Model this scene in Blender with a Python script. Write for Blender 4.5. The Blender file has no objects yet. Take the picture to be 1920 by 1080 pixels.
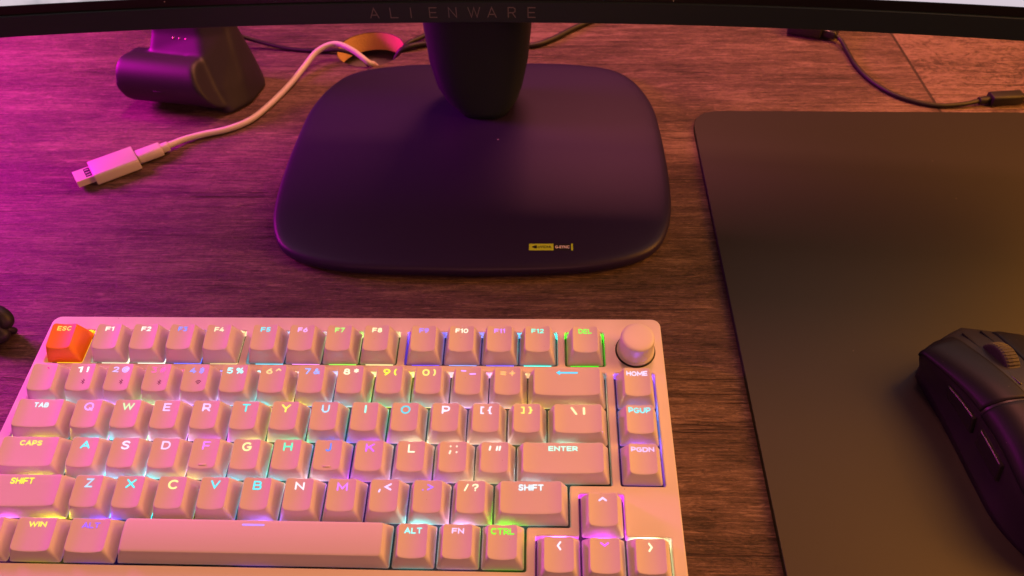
import bpy, math, random
from mathutils import Vector, Matrix
random.seed(7)
sc = bpy.context.scene
COL = sc.collection
MM = 0.001
R = math.radians

# ------------------------------------------------------------------ camera
cam_d = bpy.data.cameras.new('camera')
cam = bpy.data.objects.new('camera', cam_d); COL.objects.link(cam)
right = Vector((0.9992407, 0.0289260, -0.0261001))
down = Vector((0.0035405, -0.7345553, -0.6785396))
fwd = Vector((-0.0387993, 0.6779320, -0.7341000))
M = Matrix((right, -down, -fwd)).transposed().to_4x4()
M.translation = Vector((253.964, -243.070, 328.722)) * MM
cam.matrix_world = M
cam_d.sensor_width = 36.0
cam_d.lens = 1394.95 / 1920 * 36
cam_d.clip_start = 0.01; cam_d.clip_end = 50
cam_d.dof.use_dof = True; cam_d.dof.focus_distance = 0.37; cam_d.dof.aperture_fstop = 16.0
sc.camera = cam

# ------------------------------------------------------------------ world, lamps, exposure
w = bpy.data.worlds.new('World'); sc.world = w; w.use_nodes = True
bg = w.node_tree.nodes['Background']
bg.inputs[0].default_value = (1.0, 0.55, 0.75, 1); bg.inputs[1].default_value = 0.04

def area(name, loc, target, size, energy, color, size_y=None):
    d = bpy.data.lights.new(name, 'AREA'); o = bpy.data.objects.new(name, d); COL.objects.link(o)
    d.size = size; d.energy = energy; d.color = color
    if size_y: d.shape = 'RECTANGLE'; d.size_y = size_y
    o.location = loc
    o.rotation_euler = (Vector(target) - Vector(loc)).to_track_quat('-Z', 'Y').to_euler()
    return o
area('magenta_lamp', (-0.53, 0.33, 0.30), (0.0, 0.10, 0), 0.22, 9.4, (1.0, 0.0, 0.72))
area('orange_lamp', (1.08, 0.39, 1.02), (0.40, -0.05, 0), 0.65, 11.5, (1.0, 0.38, 0.05))
area('low_orange_lamp', (1.08, 0.0, 0.44), (0.40, 0.0, 0), 0.35, 6.0, (1.0, 0.36, 0.04))
area('room_lamp', (0.27, 0.62, 1.50), (0.25, 0.05, 0), 0.20, 11.0, (1.0, 0.28, 0.22))
area('back_desk_fill', (0.36, 0.56, 0.60), (0.33, 0.40, 0), 0.25, 3.2, (1.0, 0.24, 0.24))  # unseen fill light, added to brighten the desk behind the monitor
area('front_fill', (0.30, -1.10, 0.75), (0.25, 0.0, 0), 0.60, 3.6, (1.0, 0.33, 0.26))  # added soft fill from the user's side, lifts the key and case fronts

sc.view_settings.view_transform = 'Standard'
sc.view_settings.look = 'None'
sc.view_settings.exposure = 0.0
sc.view_settings.gamma = 1.0
sc.view_settings.use_curve_mapping = False

# ------------------------------------------------------------------ helpers
def link(o, parent=None):
    COL.objects.link(o)
    if parent: o.parent = parent
    return o
def tag(o, label=None, cat=None, group=None, kind=None):
    if label: o['label'] = label
    if cat: o['category'] = cat
    if group: o['group'] = group
    if kind: o['kind'] = kind
    return o
def empty(name, loc=(0, 0, 0), rot=(0, 0, 0)):
    o = bpy.data.objects.new(name, None); o.empty_display_size = 0.02
    o.location = Vector(loc) * MM; o.rotation_euler = rot
    return link(o)
def mesh(name, verts, faces, mat, parent=None, smooth=True, scale=MM):
    me = bpy.data.meshes.new(name)
    me.from_pydata([Vector(v) * scale for v in verts], [], faces)
    me.materials.append(mat); me.update()
    if smooth:
        for p in me.polygons: p.use_smooth = True
    o = bpy.data.objects.new(name, me)
    return link(o, parent)
def obj_from_eval(tmp, name, mat, parent=None, smooth=True):
    dg = bpy.context.evaluated_depsgraph_get(); dg.update()
    me = bpy.data.meshes.new_from_object(tmp.evaluated_get(dg))
    me.name = name; me.materials.clear(); me.materials.append(mat)
    for p in me.polygons: p.use_smooth = smooth
    bpy.data.objects.remove(tmp)
    return link(bpy.data.objects.new(name, me), parent)
def rrect(x0, x1, y0, y1, r, n=6):
    out = []
    for cx, cy, a in ((x1 - r, y1 - r, 0), (x0 + r, y1 - r, 90), (x0 + r, y0 + r, 180), (x1 - r, y0 + r, 270)):
        for k in range(n + 1):
            t = R(a + 90 * k / n); out.append((cx + r * math.cos(t), cy + r * math.sin(t)))
    return out
def round_poly(pts, r, n=4):
    out = []; m = len(pts)
    for i in range(m):
        p = Vector(pts[i]); a = Vector(pts[i - 1]); b = Vector(pts[(i + 1) % m])
        u = (a - p).normalized(); v = (b - p).normalized()
        rr = min(r, (a - p).length / 2.1, (b - p).length / 2.1)
        s, e = p + u * rr, p + v * rr
        for k in range(n + 1):
            t = k / n; out.append(tuple((1 - t) ** 2 * s + 2 * t * (1 - t) * p + t * t * e))
    return out
def plate2d(name, outer, holes, z0, z1, bevel, mat, parent=None, loc=None):
    """flat plate with holes, rounded edges, between heights z0 and z1 (mm)"""
    c = bpy.data.curves.new('tmp', 'CURVE'); c.dimensions = '2D'; c.fill_mode = 'BOTH'
    for pl in [outer] + holes:
        s = c.splines.new('POLY'); s.points.add(len(pl) - 1); s.use_cyclic_u = True
        for q, p in zip(s.points, pl): q.co = (p[0] * MM, p[1] * MM, 0, 1)
    c.extrude = (z1 - z0) / 2 * MM - bevel * MM
    c.bevel_depth = bevel * MM; c.bevel_resolution = 3; c.offset = -bevel * MM
    t = link(bpy.data.objects.new('tmp', c))
    o = obj_from_eval(t, name, mat, parent, smooth=False)
    for v in o.data.vertices: v.co.z += (z0 + z1) / 2 * MM
    return o
def loft(rings, cap0=True, cap1=True, closed=True):
    verts = [p for r_ in rings for p in r_]; n = len(rings[0]); f = []
    for i in range(len(rings) - 1):
        for j in range(n if closed else n - 1):
            k = (j + 1) % n
            f.append((i * n + j, i * n + k, (i + 1) * n + k, (i + 1) * n + j))
    if cap0: f.append(tuple(reversed(range(n))))
    if cap1: f.append(tuple((len(rings) - 1) * n + j for j in range(n)))
    return verts, f
def smooth_path(pts, n=10):
    P = [Vector(p) for p in pts]; P = [2 * P[0] - P[1]] + P + [2 * P[-1] - P[-2]]; out = []
    for i in range(1, len(P) - 2):
        a, b, c, d = P[i - 1:i + 3]
        for k in range(n):
            t = k / n
            out.append(0.5 * ((2 * b) + (c - a) * t + (2 * a - 5 * b + 4 * c - d) * t * t + (3 * b - a - 3 * c + d) * t ** 3))
    out.append(P[-2]); return out
def tube(pts, r, n=12, sm=10, flat=1.0):
    path = smooth_path(pts, sm) if sm else [Vector(p) for p in pts]
    rings = []
    for i, p in enumerate(path):
        d = (path[min(i + 1, len(path) - 1)] - path[max(i - 1, 0)]).normalized()
        up = Vector((0, 0, 1)) if abs(d.z) < 0.95 else Vector((0, 1, 0))
        s = d.cross(up).normalized(); u = s.cross(d)
        rr = r(i / (len(path) - 1)) if callable(r) else r
        rings.append([tuple(p + s * rr * math.cos(2 * math.pi * k / n) + u * rr * flat * math.sin(2 * math.pi * k / n)) for k in range(n)])
    return loft(rings)
def rbox_section(wd, ht, r, n=4):
    return rrect(-wd / 2, wd / 2, -ht / 2, ht / 2, r, n)
def bar(a, b, wd, ht, r, ends=0.6, up=(0, 0, 1)):
    """rounded box running from a to b, width wd sideways, height ht"""
    a, b = Vector(a), Vector(b); d = (b - a).normalized(); s = d.cross(Vector(up)).normalized(); u = s.cross(d)
    rings = []
    for t, k in ((0, -ends), (0, -ends * .3), (ends, 0), (None, 0), (1, -ends * .3), (1, -ends)):
        pass
    L = (b - a).length
    for pos, ins in ((0, ends), (ends * .3, ends * .3), (ends, 0), (L - ends, 0), (L - ends * .3, ends * .3), (L, ends)):
        c = a + d * pos
        sec = rbox_section(wd - 2 * ins, ht - 2 * ins, max(0.05, r - ins))
        rings.append([tuple(c + s * x + u * y) for x, y in sec])
    return loft(rings)
def join(*parts):
    V, F = [], []
    for v, f in parts:
        o = len(V); V += list(v); F += [tuple(i + o for i in q) for q in f]
    return V, F
def box(x0, x1, y0, y1, z0, z1):
    v = [(x, y, z) for z in (z0, z1) for y in (y0, y1) for x in (x0, x1)]
    return v, [(0, 2, 3, 1), (4, 5, 7, 6), (0, 1, 5, 4), (2, 6, 7, 3), (0, 4, 6, 2), (1, 3, 7, 5)]

# ------------------------------------------------------------------ materials
def pmat(name, color, rough=0.5, spec=0.5, bump=None, dust=None, metallic=0.0, emis=None, es=0.0, coat=0.0, var=0.0, sheen=0.0):
    m = bpy.data.materials.new(name); m.use_nodes = True
    nt = m.node_tree; b = nt.nodes['Principled BSDF']
    b.inputs['Base Color'].default_value = (*color, 1)
    b.inputs['Roughness'].default_value = rough
    b.inputs['Specular IOR Level'].default_value = spec
    b.inputs['Metallic'].default_value = metallic
    b.inputs['Coat Weight'].default_value = coat
    b.inputs['Sheen Weight'].default_value = sheen
    if emis:
        b.inputs['Emission Color'].default_value = (*emis, 1); b.inputs['Emission Strength'].default_value = es
    tc = nt.nodes.new('ShaderNodeTexCoord'); src = tc.outputs['Object']
    colsock = None
    if var:
        nz = nt.nodes.new('ShaderNodeTexNoise'); nz.inputs['Scale'].default_value = 28; nz.inputs['Detail'].default_value = 5
        nt.links.new(src, nz.inputs['Vector'])
        mx = nt.nodes.new('ShaderNodeMix'); mx.data_type = 'RGBA'
        mx.inputs['A'].default_value = (*[c * (1 - var) for c in color], 1)
        mx.inputs['B'].default_value = (*[min(1, c * (1 + var)) for c in color], 1)
        nt.links.new(nz.outputs['Fac'], mx.inputs['Factor']); colsock = mx.outputs['Result']
        rr = nt.nodes.new('ShaderNodeMapRange'); rr.inputs['To Min'].default_value = rough * .85; rr.inputs['To Max'].default_value = min(1, rough * 1.15)
        nt.links.new(nz.outputs['Fac'], rr.inputs['Value']); nt.links.new(rr.outputs['Result'], b.inputs['Roughness'])
    if dust:
        dcol, dscale, dthr = dust
        gi = nt.nodes.new('ShaderNodeNewGeometry')
        vo = nt.nodes.new('ShaderNodeTexVoronoi'); vo.inputs['Scale'].default_value = dscale
        nt.links.new(gi.outputs['Position'], vo.inputs['Vector'])
        lt = nt.nodes.new('ShaderNodeMath'); lt.operation = 'LESS_THAN'; lt.inputs[1].default_value = dthr
        nt.links.new(vo.outputs['Distance'], lt.inputs[0])
        wn = nt.nodes.new('ShaderNodeMath'); wn.operation = 'GREATER_THAN'; wn.inputs[1].default_value = 0.62
        sp = nt.nodes.new('ShaderNodeSeparateColor'); nt.links.new(vo.outputs['Color'], sp.inputs[0]); nt.links.new(sp.outputs[0], wn.inputs[0])
        mu = nt.nodes.new('ShaderNodeMath'); mu.operation = 'MULTIPLY'; nt.links.new(lt.outputs[0], mu.inputs[0]); nt.links.new(wn.outputs[0], mu.inputs[1])
        mx2 = nt.nodes.new('ShaderNodeMix'); mx2.data_type = 'RGBA'
        if colsock: nt.links.new(colsock, mx2.inputs['A'])
        else: mx2.inputs['A'].default_value = (*color, 1)
        mx2.inputs['B'].default_value = (*dcol, 1)
        nt.links.new(mu.outputs[0], mx2.inputs['Factor']); colsock = mx2.outputs['Result']
    if colsock: nt.links.new(colsock, b.inputs['Base Color'])
    if bump:
        bs, bd = bump
        nz = nt.nodes.new('ShaderNodeTexNoise'); nz.inputs['Scale'].default_value = bs; nz.inputs['Detail'].default_value = 3
        nt.links.new(src, nz.inputs['Vector'])
        bp = nt.nodes.new('ShaderNodeBump'); bp.inputs['Strength'].default_value = 0.6; bp.inputs['Distance'].default_value = bd * MM
        nt.links.new(nz.outputs['Fac'], bp.inputs['Height']); nt.links.new(bp.outputs['Normal'], b.inputs['Normal'])
    return m
def emat(name, color, strength):
    m = bpy.data.materials.new(name); m.use_nodes = True; nt = m.node_tree
    b = nt.nodes['Principled BSDF']; b.inputs['Base Color'].default_value = (0.03, 0.03, 0.03, 1); b.inputs['Roughness'].default_value = 0.6
    b.inputs['Emission Color'].default_value = (*color, 1); b.inputs['Emission Strength'].default_value = strength
    return m
def s2l(c):
    return tuple(((v / 255) / 12.92 if v / 255 <= 0.04045 else ((v / 255 + 0.055) / 1.055) ** 2.4) for v in c)

def wood_material():
    m = bpy.data.materials.new('wood_laminate'); m.use_nodes = True; nt = m.node_tree; N = nt.nodes; L = nt.links
    b = N['Principled BSDF']; tc = N.new('ShaderNodeTexCoord')
    sep = N.new('ShaderNodeSeparateXYZ'); L.new(tc.outputs['Object'], sep.inputs[0])
    # the board to the right of the butt joint has its own figure
    gt = N.new('ShaderNodeMath'); gt.operation = 'GREATER_THAN'; gt.inputs[1].default_value = 0.5535; L.new(sep.outputs['X'], gt.inputs[0])
    off = N.new('ShaderNodeMath'); off.operation = 'MULTIPLY'; off.inputs[1].default_value = 3.7; L.new(gt.outputs[0], off.inputs[0])
    addy = N.new('ShaderNodeMath'); L.new(sep.outputs['Y'], addy.inputs[0]); L.new(off.outputs[0], addy.inputs[1])
    cb = N.new('ShaderNodeCombineXYZ'); L.new(sep.outputs['X'], cb.inputs[0]); L.new(addy.outputs[0], cb.inputs[1])
    def noise(sx, sy, detail, rough=0.6, dist=0.0, scale=1.0, src=None):
        mp = N.new('ShaderNodeMapping'); mp.inputs['Scale'].default_value = (sx, sy, 1)
        L.new(src or cb.outputs[0], mp.inputs['Vector'])
        nz = N.new('ShaderNodeTexNoise'); nz.inputs['Scale'].default_value = scale; nz.inputs['Detail'].default_value = detail
        nz.inputs['Roughness'].default_value = rough; nz.inputs['Distortion'].default_value = dist
        L.new(mp.outputs[0], nz.inputs['Vector']); return nz.outputs['Fac']
    def math_(op, a, bb, clamp=False):
        n = N.new('ShaderNodeMath'); n.operation = op; n.use_clamp = clamp
        for i, v in enumerate((a, bb)):
            if isinstance(v, (int, float)): n.inputs[i].default_value = v
            else: L.new(v, n.inputs[i])
        return n.outputs[0]
    big = noise(3.0, 16, 3, 0.55, 0.8)
    mid = noise(12, 130, 6, 0.65, 1.2)
    fine = noise(45, 1100, 5, 0.75, 0.6)
    fine2 = noise(160, 520, 4, 0.7, 1.5)
    blot = noise(14, 26, 5, 0.6, 2.0)
    rough_saw = noise(420, 260, 3, 0.7, 0.5)
    crack = noise(1.6, 60, 4, 0.5, 0.3)
    # thin dark cracks: a narrow band around mid level
    cr = math_('ABSOLUTE', math_('SUBTRACT', crack, 0.52), 0)
    cr = math_('SUBTRACT', 1.0, math_('MULTIPLY', cr, 120), True)
    gate = math_('MULTIPLY', math_('SUBTRACT', noise(5, 9, 2), 0.45), 9, True)
    cr = math_('MULTIPLY', cr, gate)
    v = math_('ADD', math_('MULTIPLY', big, 0.20), math_('MULTIPLY', mid, 0.20))
    v = math_('ADD', v, math_('MULTIPLY', fine, 0.28))
    v = math_('ADD', v, math_('MULTIPLY', fine2, 0.22))
    v = math_('ADD', v, math_('MULTIPLY', blot, 0.10))
    swirl = noise(60, 85, 4, 0.65, 3.5)
    scuff = noise(30, 420, 3, 0.6, 1.0)
    v = math_('ADD', v, math_('MULTIPLY', math_('SUBTRACT', scuff, 0.62, True), 0.9))
    v = math_('ADD', v, math_('MULTIPLY', math_('SUBTRACT', swirl, 0.42), math_('MULTIPLY', gt.outputs[0], 0.32)))
    ramp = N.new('ShaderNodeValToRGB'); L.new(v, ramp.inputs[0])
    e = ramp.color_ramp.elements
    e[0].position = 0.425; e[0].color = (0.026, 0.014, 0.011, 1)
    e[1].position = 0.575; e[1].color = (0.24, 0.155, 0.125, 1)
    x = e.new(0.50); x.color = (0.105, 0.062, 0.049, 1)
    # butt joint seam
    seam = math_('ABSOLUTE', math_('SUBTRACT', sep.outputs['X'], 0.5535), 0)
    seam = math_('LESS_THAN', seam, 0.0011)
    dark = math_('MAXIMUM', math_('MULTIPLY', cr, 0.75), math_('MULTIPLY', seam, 0.85))
    mx = N.new('ShaderNodeMix'); mx.data_type = 'RGBA'; L.new(dark, mx.inputs['Factor'])
    L.new(ramp.outputs[0], mx.inputs['A']); mx.inputs['B'].default_value = (0.02, 0.012, 0.01, 1)
    L.new(mx.outputs['Result'], b.inputs['Base Color'])
    b.inputs['Specular IOR Level'].default_value = 0.42
    rr = N.new('ShaderNodeMapRange'); L.new(mid, rr.inputs['Value']); rr.inputs['To Min'].default_value = 0.42; rr.inputs['To Max'].default_value = 0.72
    L.new(rr.outputs['Result'], b.inputs['Roughness'])
    h = math_('ADD', math_('MULTIPLY', mid, 0.6), math_('MULTIPLY', fine, 0.6))
    h = math_('ADD', h, math_('MULTIPLY', fine2, 0.6))
    h = math_('ADD', h, math_('MULTIPLY', rough_saw, 0.28))
    h = math_('SUBTRACT', h, math_('MULTIPLY', dark, 0.8))
    bp = N.new('ShaderNodeBump'); bp.inputs['Strength'].default_value = 0.9; bp.inputs['Distance'].default_value = 0.0013
    L.new(h, bp.inputs['Height']); L.new(bp.outputs['Normal'], b.inputs['Normal'])
    return m

M_wood = wood_material()
M_mdf = pmat('chipboard', (0.80, 0.52, 0.18), 0.9, 0.2, bump=(600, 0.8), var=0.35)
M_tray = pmat('tray_plastic', (0.12, 0.10, 0.13), 0.5)
M_case = pmat('white_case', (0.66, 0.65, 0.63), 0.42, 0.4, bump=(900, 0.02), dust=((0.35, 0.22, 0.18), 160, 0.035))
M_cap = pmat('white_keycap', (0.66, 0.64, 0.63), 0.50, 0.4, bump=(1500, 0.02), dust=((0.35, 0.2, 0.18), 210, 0.03))
M_orange = pmat('orange_keycap', (0.85, 0.27, 0.008), 0.45, 0.4, bump=(1500, 0.02))
M_plate = pmat('dark_plate', (0.012, 0.012, 0.014), 0.5)
M_print = pmat('dark_print', (0.10, 0.02, 0.05), 0.6)
M_stand = pmat('stand_dark_coating', (0.019, 0.011, 0.046), 0.45, 0.34, bump=(1800, 0.012), dust=((0.5, 0.45, 0.45), 26, 0.017))
M_neck = pmat('neck_dark_plastic', (0.014, 0.022, 0.030), 0.5, 0.4, bump=(1800, 0.01))
M_bezel = pmat('bezel_black', (0.014, 0.028, 0.040), 0.42, 0.4, bump=(1200, 0.01))
M_gloss = pmat('panel_border', (0.008, 0.008, 0.010), 0.3, 0.4, dust=((0.7, 0.65, 0.6), 90, 0.03))
M_letter = pmat('bezel_lettering', (0.16, 0.15, 0.16), 0.5)
M_shell = pmat('monitor_shell', (0.08, 0.08, 0.09), 0.5)
M_pad = pmat('mouse_pad_fabric', (0.016, 0.0145, 0.013), 0.52, 0.38, bump=(1600, 0.05), dust=((0.22, 0.2, 0.18), 70, 0.022))
M_padrub = pmat('mouse_pad_rubber', (0.02, 0.02, 0.02), 0.8)
M_mouse = pmat('mouse_plastic', (0.008, 0.007, 0.010), 0.44, 0.27, bump=(1600, 0.012), dust=((0.16, 0.14, 0.14), 330, 0.05))
M_mside = pmat('mouse_side_plastic', (0.018, 0.016, 0.018), 0.40, 0.5, bump=(1600, 0.012))
M_mbtn = pmat('mouse_gloss_plastic', (0.014, 0.013, 0.014), 0.28, 0.5)
M_rubber = pmat('wheel_rubber', (0.035, 0.03, 0.028), 0.6)
M_dock = pmat('dock_plastic', (0.019, 0.016, 0.022), 0.50, 0.5, bump=(1400, 0.015))
M_pin = pmat('gold_pin', (0.8, 0.55, 0.4), 0.25, metallic=1.0)
M_white = pmat('white_cable_plastic', (0.58, 0.57, 0.54), 0.4, 0.45)
M_metal = pmat('plug_metal', (0.72, 0.68, 0.64), 0.35, metallic=0.25)
M_black = pmat('black_rubber', (0.016, 0.014, 0.015), 0.5, 0.4)
M_yellow = pmat('sticker_yellow', (0.46, 0.66, 0.03), 0.5)
M_stblack = pmat('sticker_black', (0.012, 0.01, 0.012), 0.5)
M_stwhite = pmat('sticker_white', (0.75, 0.7, 0.7), 0.5)

# ------------------------------------------------------------------ desk (setting)
HX, HY, HR = 106.0, 341.5, 29.0
hole = [(HX + HR * math.cos(2 * math.pi * k / 64), HY + HR * math.sin(2 * math.pi * k / 64)) for k in range(64)]
desk = plate2d('desk', [(-700, -420), (1100, -420), (1100, 620), (-700, 620)], [hole], -17, 0, 0.3, M_wood)
tag(desk, kind='structure')
# chipboard wall of the cable hole
n = 64; V, F = [], []
for z in (-17.0, -0.45):
    V += [(HX + (HR - 0.35) * math.cos(2 * math.pi * k / n), HY + (HR - 0.35) * math.sin(2 * math.pi * k / n), z) for k in range(n)]
for k in range(n): F.append((k, (k + 1) % n, n + (k + 1) % n, n + k))
hw = mesh('cable_hole_lining', V, F, M_mdf)
tag(hw, 'round cable hole with raw chipboard edge cut through the desk behind the white cable', 'cable hole')
tr = mesh('cable_tray', *box(20, 200, 240, 420, -26, -23.5), M_tray, smooth=False)
tag(tr, 'dark purple tray seen below the desk through the cable hole', 'tray')

# ------------------------------------------------------------------ keyboard
U = 19.05; TH = R(6); H0 = 18.0
Z0 = H0 + 6.25 * U * math.sin(TH)
kb = empty('keyboard', (0, 0, Z0), (TH, 0, 0))
tag(kb, 'compact white mechanical keyboard with rainbow backlit keys, an orange escape key and a round knob', 'keyboard')
X0, X1, Y1, Y0 = -6.0, 315.6, 9.0, -6.5 * U - 8.5
def P(u, v): return (u * U, -v * U)
G = 0.55
def cell(u0, v0, u1, v1): return [(u0 * U - G, -v1 * U - G), (u1 * U + G, -v1 * U - G), (u1 * U + G, -v0 * U + G), (u0 * U - G, -v0 * U + G)]
cuts = [cell(0, 0, 1, 1), cell(1.25, 0, 5.25, 1), cell(5.5, 0, 9.5, 1), cell(9.75, 0, 13.75, 1), cell(14, 0, 15, 1),
        [(0 - G, -6.25 * U - G), (13 * U + G, -6.25 * U - G), (13 * U + G, -5.25 * U - G), (14 * U + G, -5.25 * U - G), (14 * U + G, -4.25 * U - G),
         (15 * U + G, -4.25 * U - G), (15 * U + G, -1.25 * U + G), (0 - G, -1.25 * U + G)],
        cell(15.25, 1.25, 16.25, 4.25),
        [(13.25 * U - G, -6.5 * U - G), (16.25 * U + G, -6.5 * U - G), (16.25 * U + G, -5.5 * U + G), (15.25 * U + G, -5.5 * U + G),
         (15.25 * U + G, -4.5 * U + G), (14.25 * U - G, -4.5 * U + G), (14.25 * U - G, -5.5 * U + G), (13.25 * U - G, -5.5 * U + G)]]
frame = plate2d('case_frame', rrect(X0, X1, Y0, Y1, 4.5), [round_poly(c, 1.2) for c in cuts], -6.5, 1.0, 0.55, M_case, kb)
def desk_z(y): return (0.8 - Z0 - y * math.sin(TH)) / math.cos(TH)
rings = []
for ins, t in ((1.5, 0), (0.2, 0.12), (0.15, 1.0)):
    ring = []
    for x, y in rrect(X0 + ins, X1 - ins, Y0 + ins, Y1 - ins, 4.3):
        zb = desk_z(y); ring.append((x, y, zb + (-6.6 - zb) * t))
    rings.append(ring)
mesh('case_body', *loft(rings), M_case, kb, smooth=False)
mesh('switch_plate', *box(X0 + 3, X1 - 3, Y0 + 3, Y1 - 3, -6.2, -5.0), M_plate, kb, smooth=False)

# cap profile per row: height at the back edge of the top, height at its front edge
PROF = {'f': (11.3, 9.4), 'n': (11.3, 9.3), 'q': (9.9, 8.4), 'a': (8.7, 7.1), 'z': (9.9, 8.0), 'b': (8.7, 6.7), 'u': (8.7, 7.8)}
FI, BI, SI = 2.9, 1.7, 2.75
ZB = -0.6
def rect_loop(hx, hy, r, cx, cy, nx):
    """same vertex count for each ring: nx points along front/back, 6 along sides, 5 per corner"""
    out = []
    def seg(a, b, k): return [(a[0] + (b[0] - a[0]) * i / k, a[1] + (b[1] - a[1]) * i / k) for i in range(1, k)]
    def arc(x, y, a): return [(x + r * math.cos(R(a + 22.5 * k)), y + r * math.sin(R(a + 22.5 * k))) for k in range(5)]
    c = [arc(cx + hx - r, cy + hy - r, 0), arc(cx - hx + r, cy + hy - r, 90), arc(cx - hx + r, cy - hy + r, 180), arc(cx + hx - r, cy - hy + r, 270)]
    for i in range(4):
        out += c[i]; out += seg(c[i][-1], c[(i + 1) % 4][0], nx if i % 2 == 0 else 6)
    return out
def cap_top(w, row, space=False):
    hb, hf = PROF[row]; W = w * U - 0.95; D = U - 0.95
    hx = W / 2 - SI; hy = (D - FI - BI) / 2; cy = (FI - BI) / 2
    def z(x, y):
        t = (y - (cy - hy)) / (2 * hy); base = hf + (hb - hf) * t
        if space: return base + 0.5 * (1 - ((y - cy) / hy) ** 2)
        k = min(1.0, abs(x) / hx)
        edge = min(hx, 6.0)
        d = max(0.0, 1 - ((max(0, abs(x) - (hx - edge))) / edge) ** 2)
        return base - 0.9 * d
    return W, D, hx, hy, cy, z
CAPS = {}
def cap_mesh(w, row, space=False):
    key = (w, row, space)
    if key in CAPS: return CAPS[key]
    W, D, hx, hy, cy, zt = cap_top(w, row, space)
    nx = max(8, int(8 * w)); rings = []
    def bow(x, y):
        return 0 if space else .55 * max(0, 1 - (x / hx) ** 2) * max(0, min(1, (cy - y) / hy))
    top = rect_loop(hx, hy, 1.5, 0, cy, nx)
    for t, k, ex in ((0, 0, 0), (0.0, 0.04, 0), (.10, .12, 0), (.35, .37, 0.03), (.65, .67, .03), (.90, .905, .02), (.975, .965, .01), (.995, .985, .0), (1.0, .996, -.10)):
        b_hx, b_hy = W / 2, D / 2
        h2x = b_hx + (hx - b_hx) * t + ex; h2y = b_hy + (hy - b_hy) * t + ex
        rr = 0.9 + (1.5 - .9) * t
        loop = rect_loop(h2x, h2y, rr, 0, cy * t, nx)
        rings.append([(x, y - bow(tx, ty) * t, ZB + (zt(tx, ty) - ZB) * k) for (x, y), (tx, ty) in zip(loop, top)])
    for ins in (0.28, 1.0):
        loop = rect_loop(hx - ins, hy - ins, max(.5, 1.5 - ins), 0, cy, nx)
        rings.append([(x, y - bow(x, y), zt(x, y)) for x, y in loop])
    last = rect_loop(hx - 1.0, hy - 1.0, .5, 0, cy, nx)
    for s in (.75, .5, .25, 0.02):
        lp = [(x * (1 if w > 1.6 and False else s), cy + (y - cy) * s) for x, y in last]
        rings.append([(x, y - bow(x, y), zt(x, y)) for x, y in lp])
    v, f = loft(rings)
    me = bpy.data.meshes.new('key'); me.from_pydata([Vector(p) * MM for p in v], [], f)
    for p in me.polygons: p.use_smooth = True
    CAPS[key] = me; return me

# --- glyphs
def text_geo(s, bold=0.022):
    c = bpy.data.curves.new('t', 'FONT'); c.body = s; c.size = 1; c.offset = bold; c.resolution_u = 4; c.fill_mode = 'FRONT'
    c.space_character = 1.08
    o = link(bpy.data.objects.new('t', c))
    dg = bpy.context.evaluated_depsgraph_get(); dg.update()
    me = bpy.data.meshes.new_from_object(o.evaluated_get(dg)); bpy.data.objects.remove(o)
    v = [(p.co.x, p.co.y) for p in me.vertices]; f = [tuple(p.vertices) for p in me.polygons]
    bpy.data.meshes.remove(me); return v, f
def stroke_geo(lines, r):
    """round ended strokes; each a list of points; returned as non overlapping height layers by caller"""
    out = []
    for ln in lines:
        pts = [Vector(p) for p in ln]; left, rightp = [], []
        for i, p in enumerate(pts):
            if i == 0: d = (pts[1] - p).normalized(); m = 1
            elif i == len(pts) - 1: d = (p - pts[i - 1]).normalized(); m = 1
            else:
                d1 = (p - pts[i - 1]).normalized(); d2 = (pts[i + 1] - p).normalized(); d = (d1 + d2).normalized()
                m = 1 / max(.45, d.dot(d1))
            nrm = Vector((-d.y, d.x)) * r * m; left.append(p + nrm); rightp.append(p - nrm)
        def capp(c, d):
            a0 = math.atan2(d.y, d.x); return [c + Vector((math.cos(a0 + R(a)), math.sin(a0 + R(a)))) * r for a in (60, 30, 0, -30, -60)]
        e = capp(pts[-1], (pts[-1] - pts[-2]).normalized()); s = capp(pts[0], (pts[0] - pts[1]).normalized())
        n0 = len(pts); v = left + rightp + e + s; f = []
        for i in range(n0 - 1): f.append((i, i + 1, n0 + i + 1, n0 + i))
        f.append(tuple([n0 - 1] + [2 * n0 + k for k in range(5)] + [2 * n0 - 1]))
        f.append(tuple([n0] + [2 * n0 + 5 + k for k in range(5)] + [0]))
        out.append(([tuple(p) for p in v], f))
    return out
def _arc(cx, cy, rx, ry, a0, a1, n=10):
    return [(cx + rx * math.cos(R(a0 + (a1 - a0) * k / n)), cy + ry * math.sin(R(a0 + (a1 - a0) * k / n))) for k in range(n + 1)]
def _bowl(x, y0, y1, r_):   # right hand bowl from (0,y1) round to (0,y0)
    h = (y1 - y0) / 2
    return [(0, y1)] + _arc(x - h if x > h else x * .5, (y0 + y1) / 2, h if x > h else x * .5, h, 90, -90, 8) + [(0, y0)]
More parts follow.
